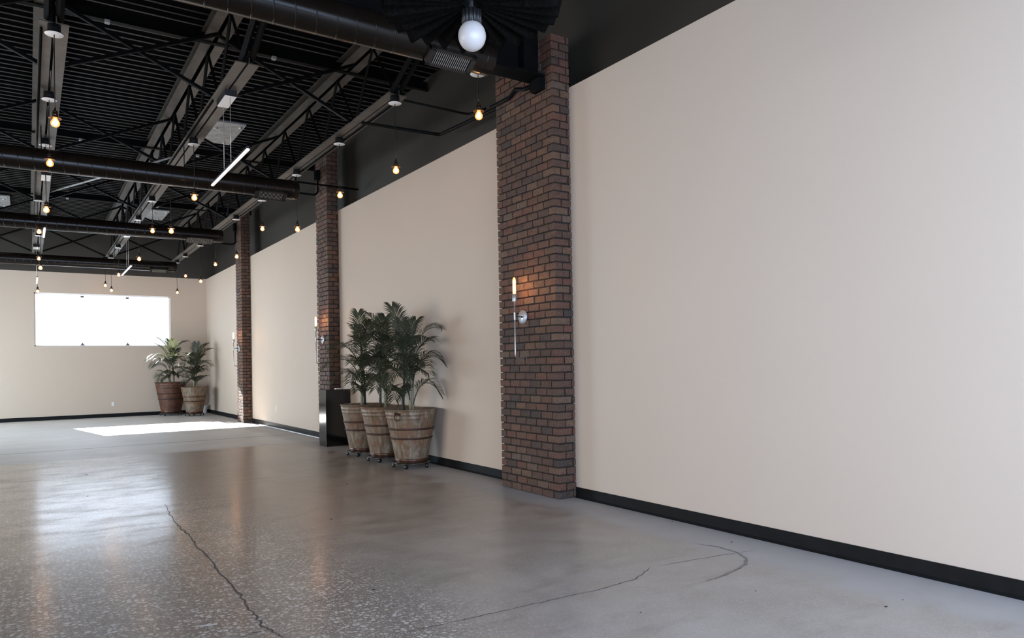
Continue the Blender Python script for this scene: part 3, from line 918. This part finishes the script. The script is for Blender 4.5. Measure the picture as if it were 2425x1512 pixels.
# ------------------------------------------------------------------ planters, dollies, palms
def lathe_pot(H, rt_, rb_, c):
    def R(h):
        return rb_+(rt_-rb_)*h
    p = [(0.001, 0.0), (rb_, 0.0)]
    for h in (0.02, 0.3, 0.6, 0.80):
        p.append((R(h), h*H))
    p += [(R(0.83), 0.83*H), (R(0.835)+0.007, 0.838*H), (R(0.845)+0.002, 0.848*H), (R(0.90), 0.90*H), (R(0.905)+0.007, 0.908*H), (R(0.915)+0.002, 0.918*H),
          (R(0.985)-0.002, 0.975*H), (R(1.0)+0.010, 0.993*H), (R(1.0)+0.010, 1.0*H), (R(1.0)-0.006, 0.997*H), (R(0.9)-0.012, 0.90*H), (R(0.85)-0.012, 0.86*H)]
    return MB().lathe(p, 40, c), R
def planter(x, y, H, rt_, rb_, mat, label, dl, band_mat, soil_lab=None, handle=None, zb=0.072):
    d_ = thing('plant_dolly', dl, 'dolly', (x, y, 0), 'wheeled plant dollies')
    part('ring', MB().lathe([(0.001, zb-0.014), (rb_+0.045, zb-0.014), (rb_+0.05, zb-0.008), (rb_+0.05, zb-0.002), (0.001, zb-0.001)], 32, (x, y, 0)), M['dolly'], d_)
    for k in range(5):
        a = 2*PI*(k+0.15)/5
        cx, cyy = x+(rb_+0.035)*math.cos(a), y+(rb_+0.035)*math.sin(a)
        w = part('caster', MB().lathe([(0.004, -0.013), (0.026, -0.013), (0.029, -0.008), (0.029, 0.008), (0.026, 0.013), (0.004, 0.013)], 16, (cx, cyy, 0.0295), True, 'y' if k % 2 else 'x'), M['caster'], d_)
        part('hub', MB().sphere(0.005, (cx-0.016, cyy-0.018, 0.032), 8, 6), M['nickel'], w)
        part('fork', MB().path([(cx, cyy, 0.046), (cx, cyy, zb-0.012)], 0.009, 8), M['caster'], d_)
    t = thing('planter', label, 'planter', (x, y, zb), 'metal bucket planters')
    pb, R = lathe_pot(H, rt_, rb_, (x, y, zb))
    part('body', pb, mat, t)
    for h in (0.46, 0.635):
        r0, r1 = R(h-0.018), R(h+0.018)
        part('band', MB().lathe([(r0-0.002, (h-0.020)*H), (r0+0.009, (h-0.016)*H), (r0+0.012, (h-0.010)*H), (r1+0.012, (h+0.010)*H), (r1+0.009, (h+0.016)*H), (r1-0.002, (h+0.020)*H)], 40, (x, y, zb)), band_mat, t)
    part('foot_band', MB().lathe([(rb_-0.01, 0.0), (rb_+0.006, 0.001), (R(0.075)+0.006, 0.072*H), (R(0.08)-0.002, 0.082*H)], 40, (x, y, zb)), M['foot_rust'], t)
    part('soil', MB().lathe([(0.001, 0.872*H), (R(0.87)-0.012, 0.868*H)], 28, (x, y, zb)), M['soil'], t)
    if handle is not None:
        a = handle
        rr_ = R(0.9)+0.016
        c = Vector((x+rr_*math.cos(a), y+rr_*math.sin(a), zb+0.895*H))
        tn = Vector((-math.sin(a), math.cos(a), 0))
        pts = [c+tn*0.045*math.cos(2*PI*k/16)+Vector((0, 0, 0.045*math.sin(2*PI*k/16)-0.02)) for k in range(17)]
        part('handle', MB().path(pts, 0.0065, 8, False), M['band'], t)
        part('handle_plate', MB().bar(c-tn*0.04+Vector((0, 0, 0.03)), c+tn*0.045+Vector((0, 0, 0.015)), 0.03, 0.012), M['band'], t)
    return zb+0.87*H

def frond(parent, b, tip, bow, length=0.20, wid=0.014, n=30, curl=0.0, start=0.26):
    """feather leaf on an arching rib from b to tip (world points)"""
    b, tip = Vector(b), Vector(tip)
    hv = tip-b; hor = Vector((hv.x, hv.y, 0))
    ctrl = b + hor*0.32 + Vector((0, 0, max(hv.z, 0)*0.62 + bow*(hor.length+0.12)))
    def P(u):
        return b*(1-u)**2 + ctrl*2*u*(1-u) + tip*u*u
    mb = MB()
    pts = [P(k/12) for k in range(13)]
    mb.path(pts, [0.008*(1-0.85*k/12)+0.001 for k in range(13)], 5, False)
    for k in range(n):
        u = start+(0.995-start)*k/(n-1)
        p = P(u)
        T = (P(min(u+0.01, 1.0))-P(u-0.01)).normalized()
        side = T.cross(Vector((0, 0, 1)))
        if side.length < 0.15:
            side = Vector((hor.y, -hor.x, 0)) if hor.length > 0.01 else Vector((1, 0, 0))
        side.normalize()
        upv = side.cross(T).normalized()
        s = (u-start)/(1-start)
        L = length*(0.62+0.62*math.sin(PI*min(1, s*0.75+0.14)))*(1.0-0.28*s*s)
        for sg in (-1, 1):
            jit = random.uniform(-0.12, 0.12)
            fwd = 0.75+0.9*s+jit
            d_ = (side*sg + T*fwd + upv*(0.28+random.uniform(-0.1, 0.1))).normalized()
            q = p+d_*L*0.5 + Vector((0, 0, 0.0))
            e = p+d_*L*0.98 + Vector((0, 0, -L*0.24-curl*L))
            e.x = min(e.x, W2-0.012); q.x = min(q.x, W2-0.012)
            w2 = d_.cross(upv).normalized()*wid*0.5
            v = [p-w2*0.35, p+w2*0.35, q+w2, q-w2, e, q+upv*wid*0.12]
            mb.add([v[0], v[1], v[2], v[5], v[3], v[4]], [(0, 1, 2, 3), (0, 3, 4), (4, 3, 5), (3, 2, 5)])
    return part('frond', mb, M['leaf'], parent)

# camera model, used to place frond tips at real points around each palm
def ray(px, py):
    return (fw + r2*((px-1212.5-2.9)/1704.5) - u2*((py-756-88.27)/1704.5))
def at_y(px, py, yy):
    v = ray(px, py)
    k = yy/v.y
    p = Vector((0, 0, 1.35))+v*k
    if p.x > W2-0.05:
        k = (W2-0.05)/v.x
        p = Vector((0, 0, 1.35))+v*k
    return p

def palm(label, x, y, z0, stems, tips, scale=1.0, wid=0.0155, n=27):
    t = thing('potted_palm', label, 'plant', (x, y, z0-0.005), 'feather palms')
    for (dx, dy, h, r, m) in stems:
        part('stalk', MB().path([(x+dx, y+dy, z0-0.01), (x+dx*0.9, y+dy*0.9, z0+h*0.5), (x+dx*0.75, y+dy*0.75, z0+h)], [r, r*0.8, r*0.45], 10), M[m], t)
    for (px, py, dy, bh, bow) in tips:
        tip = at_y(px, py, y+dy)
        sx, sy_2 = stems[int(abs(px+py)) % len(stems)][:2]
        b = (x+sx*0.8, y+sy_2*0.8, z0+bh)
        frond(t, b, tip, bow, 0.255*scale, wid, n)
    return t

H1 = 0.70
pots = [
    (4.20, 8.68, 0.345, 'front weathered metal bucket planter of the three, with iron ring handle', 'wheeled dolly under the front planter of the three', -2.55),
    (4.19, 9.50, 0.335, 'middle weathered metal bucket planter of the three beside the pedestal', 'wheeled dolly under the middle planter of the three', None),
    (4.20, 10.32, 0.335, 'rear weathered metal bucket planter of the three, next to black pedestal', 'wheeled dolly under the rear planter of the three', None)]
zs = []
for (x, y, rt_, lab, dl, hd) in pots:
    zs.append(planter(x, y, H1, rt_, 0.205, M['pot'], lab, dl, M['band'], handle=hd))
zA = planter(3.46, 23.10, 0.90, 0.425, 0.26, M['pot_rust'], 'large rust-brown bucket planter below the far window', 'wheeled dolly under the large rusty planter', M['band'])
zB = planter(3.95, 22.28, 0.76, 0.355, 0.215, M['pot'], 'pale patchy rust bucket planter in the back right corner', 'wheeled dolly under the pale corner planter', M['foot_rust'])

palm('front feather palm, tallest of the three against the beige wall', 4.20, 8.68, zs[0],
     [(-0.02, -0.03, 0.75, 0.024, 'stalk'), (0.05, 0.03, 0.6, 0.02, 'stalk'), (-0.10, 0.04, 0.5, 0.024, 'stalk_dark')],
     [(928, 727, -0.10, 0.70, 0.30), (950, 762, 0.20, 0.65, 0.2), (985, 760, -0.25, 0.60, 0.2), (1040, 778, -0.2, 0.62, 0.55), (1022, 808, -0.35, 0.50, 0.5),
      (1047, 856, -0.25, 0.45, 0.65), (1008, 862, -0.45, 0.35, 0.5), (1015, 886, -0.5, 0.25, 0.5), (1042, 930, -0.3, 0.12, 0.75), (905, 830, -0.45, 0.45, 0.5),
      (890, 868, -0.35, 0.30, 0.6), (915, 912, -0.50, 0.15, 0.7), (935, 945, -0.40, 0.05, 0.6), (900, 790, 0.1, 0.5, 0.4), (965, 850, -0.55, 0.3, 0.4), (975, 800, -0.4, 0.5, 0.25), (880, 905, -0.2, 0.2, 0.7)])
palm('middle feather palm of the three, behind the front palm', 4.19, 9.50, zs[1],
     [(0.0, -0.04, 0.8, 0.024, 'stalk'), (0.05, 0.05, 0.6, 0.02, 'stalk'), (-0.06, 0.02, 0.7, 0.02, 'stalk_dark')],
     [(873, 747, 0.15, 0.75, 0.35), (912, 752, -0.2, 0.75, 0.35), (893, 770, -0.4, 0.7, 0.4), (925, 800, -0.3, 0.55, 0.4), (860, 800, -0.4, 0.55, 0.5), (800, 832, 0.1, 0.50, 0.6),
      (845, 850, -0.45, 0.4, 0.5), (835, 890, -0.4, 0.25, 0.6), (870, 860, -0.5, 0.4, 0.5), (930, 860, -0.3, 0.4, 0.4), (890, 920, -0.4, 0.12, 0.7), (945, 930, -0.2, 0.1, 0.6), (905, 830, -0.5, 0.5, 0.4)])
palm('rear feather palm of the three, nearest the black pedestal', 4.20, 10.32, zs[2],
     [(-0.03, -0.03, 0.8, 0.024, 'stalk'), (0.04, 0.02, 0.6, 0.02, 'stalk_dark')],
     [(848, 742, 0.1, 0.8, 0.25), (838, 775, 0.2, 0.7, 0.35), (880, 765, -0.2, 0.75, 0.3), (782, 830, 0.0, 0.55, 0.6), (768, 872, 0.1, 0.40, 0.65), (788, 903, 0.0, 0.25, 0.65),
      (835, 858, -0.4, 0.4, 0.5), (830, 905, -0.4, 0.15, 0.6), (850, 925, -0.35, 0.08, 0.5), (880, 850, -0.3, 0.45, 0.4), (895, 900, -0.3, 0.2, 0.5), (850, 800, -0.3, 0.6, 0.4), (910, 880, -0.1, 0.3, 0.5)])
palm('left feather palm of the corner pair, in the rusty planter', 3.46, 23.10, zA,
     [(-0.03, 0.0, 0.8, 0.03, 'stalk'), (0.08, -0.05, 0.6, 0.026, 'stalk')],
     [(376, 803, -0.1, 0.7, 0.15), (402, 807, -0.3, 0.7, 0.15), (440, 810, -0.2, 0.7, 0.3), (372, 818, 0.1, 0.7, 0.2), (350, 853, -0.3, 0.5, 0.55), (362, 866, -0.5, 0.5, 0.5),
      (364, 870, 0.1, 0.35, 0.5), (376, 890, -0.3, 0.15, 0.55), (380, 902, -0.4, 0.08, 0.5), (430, 850, -0.4, 0.5, 0.4), (440, 880, -0.3, 0.3, 0.5), (395, 850, -0.5, 0.4, 0.3), (425, 890, -0.4, 0.15, 0.5), (415, 830, -0.2, 0.6, 0.25)],
     1.15, 0.022, 22)
palm('right feather palm of the corner pair, in the pale planter', 3.95, 22.28, zB,
     [(0.0, 0.0, 0.8, 0.03, 'stalk'), (0.07, -0.03, 0.6, 0.026, 'stalk')],
     [(466, 815, 0.0, 0.7, 0.1), (488, 817, -0.2, 0.7, 0.2), (497, 828, -0.3, 0.65, 0.3), (497, 864, -0.3, 0.5, 0.55), (482, 874, -0.3, 0.35, 0.5), (484, 892, -0.4, 0.1, 0.15), (445, 840, -0.3, 0.6, 0.4),
      (436, 862, -0.3, 0.5, 0.5), (428, 880, -0.3, 0.35, 0.5), (440, 905, -0.3, 0.12, 0.5), (455, 850, -0.5, 0.5, 0.3), (450, 890, -0.5, 0.3, 0.4), (470, 880, -0.5, 0.3, 0.3), (480, 845, 0.0, 0.5, 0.3)],
     1.1, 0.022, 22)

# ------------------------------------------------------------------ floor cracks, marks, debris (wear in the slab)
def fl(px, py):
    v = ray(px, py)
    k = -1.35/v.z
    return Vector((v.x*k, v.y*k, 0))
def ribbon(name, pix, w, mat, zz=0.0012, jitter=0.012, sub=8, taper=True):
    pts = [fl(*p) for p in pix]
    rr_ = random.Random(len(pix)*7+int(pix[0][0]))
    fine_ = []
    for a, b in zip(pts, pts[1:]):
        for k in range(sub):
            u = k/sub
            p = a.lerp(b, u)
            d_ = (b-a).normalized()
            n_ = Vector((-d_.y, d_.x, 0))
            fine_.append(p+n_*rr_.uniform(-jitter, jitter))
    fine_.append(pts[-1])
    vs_, fs = [], []
    for i, p in enumerate(fine_):
        d_ = (fine_[min(i+1, len(fine_)-1)]-fine_[max(i-1, 0)]).normalized()
        n_ = Vector((-d_.y, d_.x, 0))
        ww = w*rr_.uniform(0.5, 1.25)*(min(1, 4*i/len(fine_)+0.2)*min(1, 4*(len(fine_)-i)/len(fine_)+0.2) if taper else 1)
        vs_ += [p+n_*ww/2+Vector((0, 0, zz)), p-n_*ww/2+Vector((0, 0, zz))]
    for i in range(len(fine_)-1):
        fs.append((2*i, 2*i+1, 2*i+3, 2*i+2))
    mb = MB().add(vs_, fs)
    return part(name, mb, mat, floor)
ribbon('crack', [(390, 1195), (412, 1236), (440, 1262), (470, 1300), (518, 1352), (560, 1398), (598, 1452), (622, 1485), (655, 1500), (676, 1514)], 0.013, M['crack'])
ribbon('crack', [(868, 1512), (1000, 1490), (1150, 1457), (1300, 1424), (1420, 1397), (1504, 1373), (1532, 1352), (1541, 1343)], 0.006, M['crack'], jitter=0.006)
ribbon('crack', [(1560, 1341), (1625, 1330), (1690, 1319), (1741, 1311), (1790, 1304)], 0.005, M['crack'], jitter=0.006)
ribbon('crack', [(560, 1514), (600, 1500), (640, 1492)], 0.006, M['crack'], jitter=0.005)
ribbon('crack', [(700, 1440), (760, 1422), (830, 1408)], 0.005, M['crack'], jitter=0.008)
ribbon('scuff', [(1645, 1288), (1700, 1296), (1745, 1309), (1768, 1324), (1765, 1338), (1745, 1350), (1705, 1367), (1671, 1378)], 0.022, M['scuff'], jitter=0.004)
ribbon('paint_mark', [(460, 1485), (485, 1483), (514, 1479)], 0.03, M['paint_mark'], jitter=0.002, sub=4)
ribbon('paint_mark', [(838, 1157), (852, 1153)], 0.010, M['paint_mark'], jitter=0.001, sub=3)
for px, py, s_ in ((822, 1147, 0.02), (1733, 1285, 0.016), (2098, 1438, 0.02), (884, 1398, 0.016), (1790, 1401, 0.008), (1517, 1452, 0.009), (2138, 1422, 0.008), (1592, 1237, 0.012),
                   (205, 1125, 0.02), (207, 1176, 0.014), (785, 1231, 0.016)):
    p = fl(px, py)
    rr_ = random.Random(px)
    n_ = 7
    vs_ = [(p.x+s_*rr_.uniform(0.5, 1)*math.cos(2*PI*k/n_), p.y+s_*0.6*rr_.uniform(0.5, 1)*math.sin(2*PI*k/n_), 0.0005) for k in range(n_)]
    vs_.append((p.x, p.y, 0.005))
    fs = [(k, (k+1) % n_, n_) for k in range(n_)]
    part('debris_crumb', MB().add(vs_, fs), M['debris'], floor)
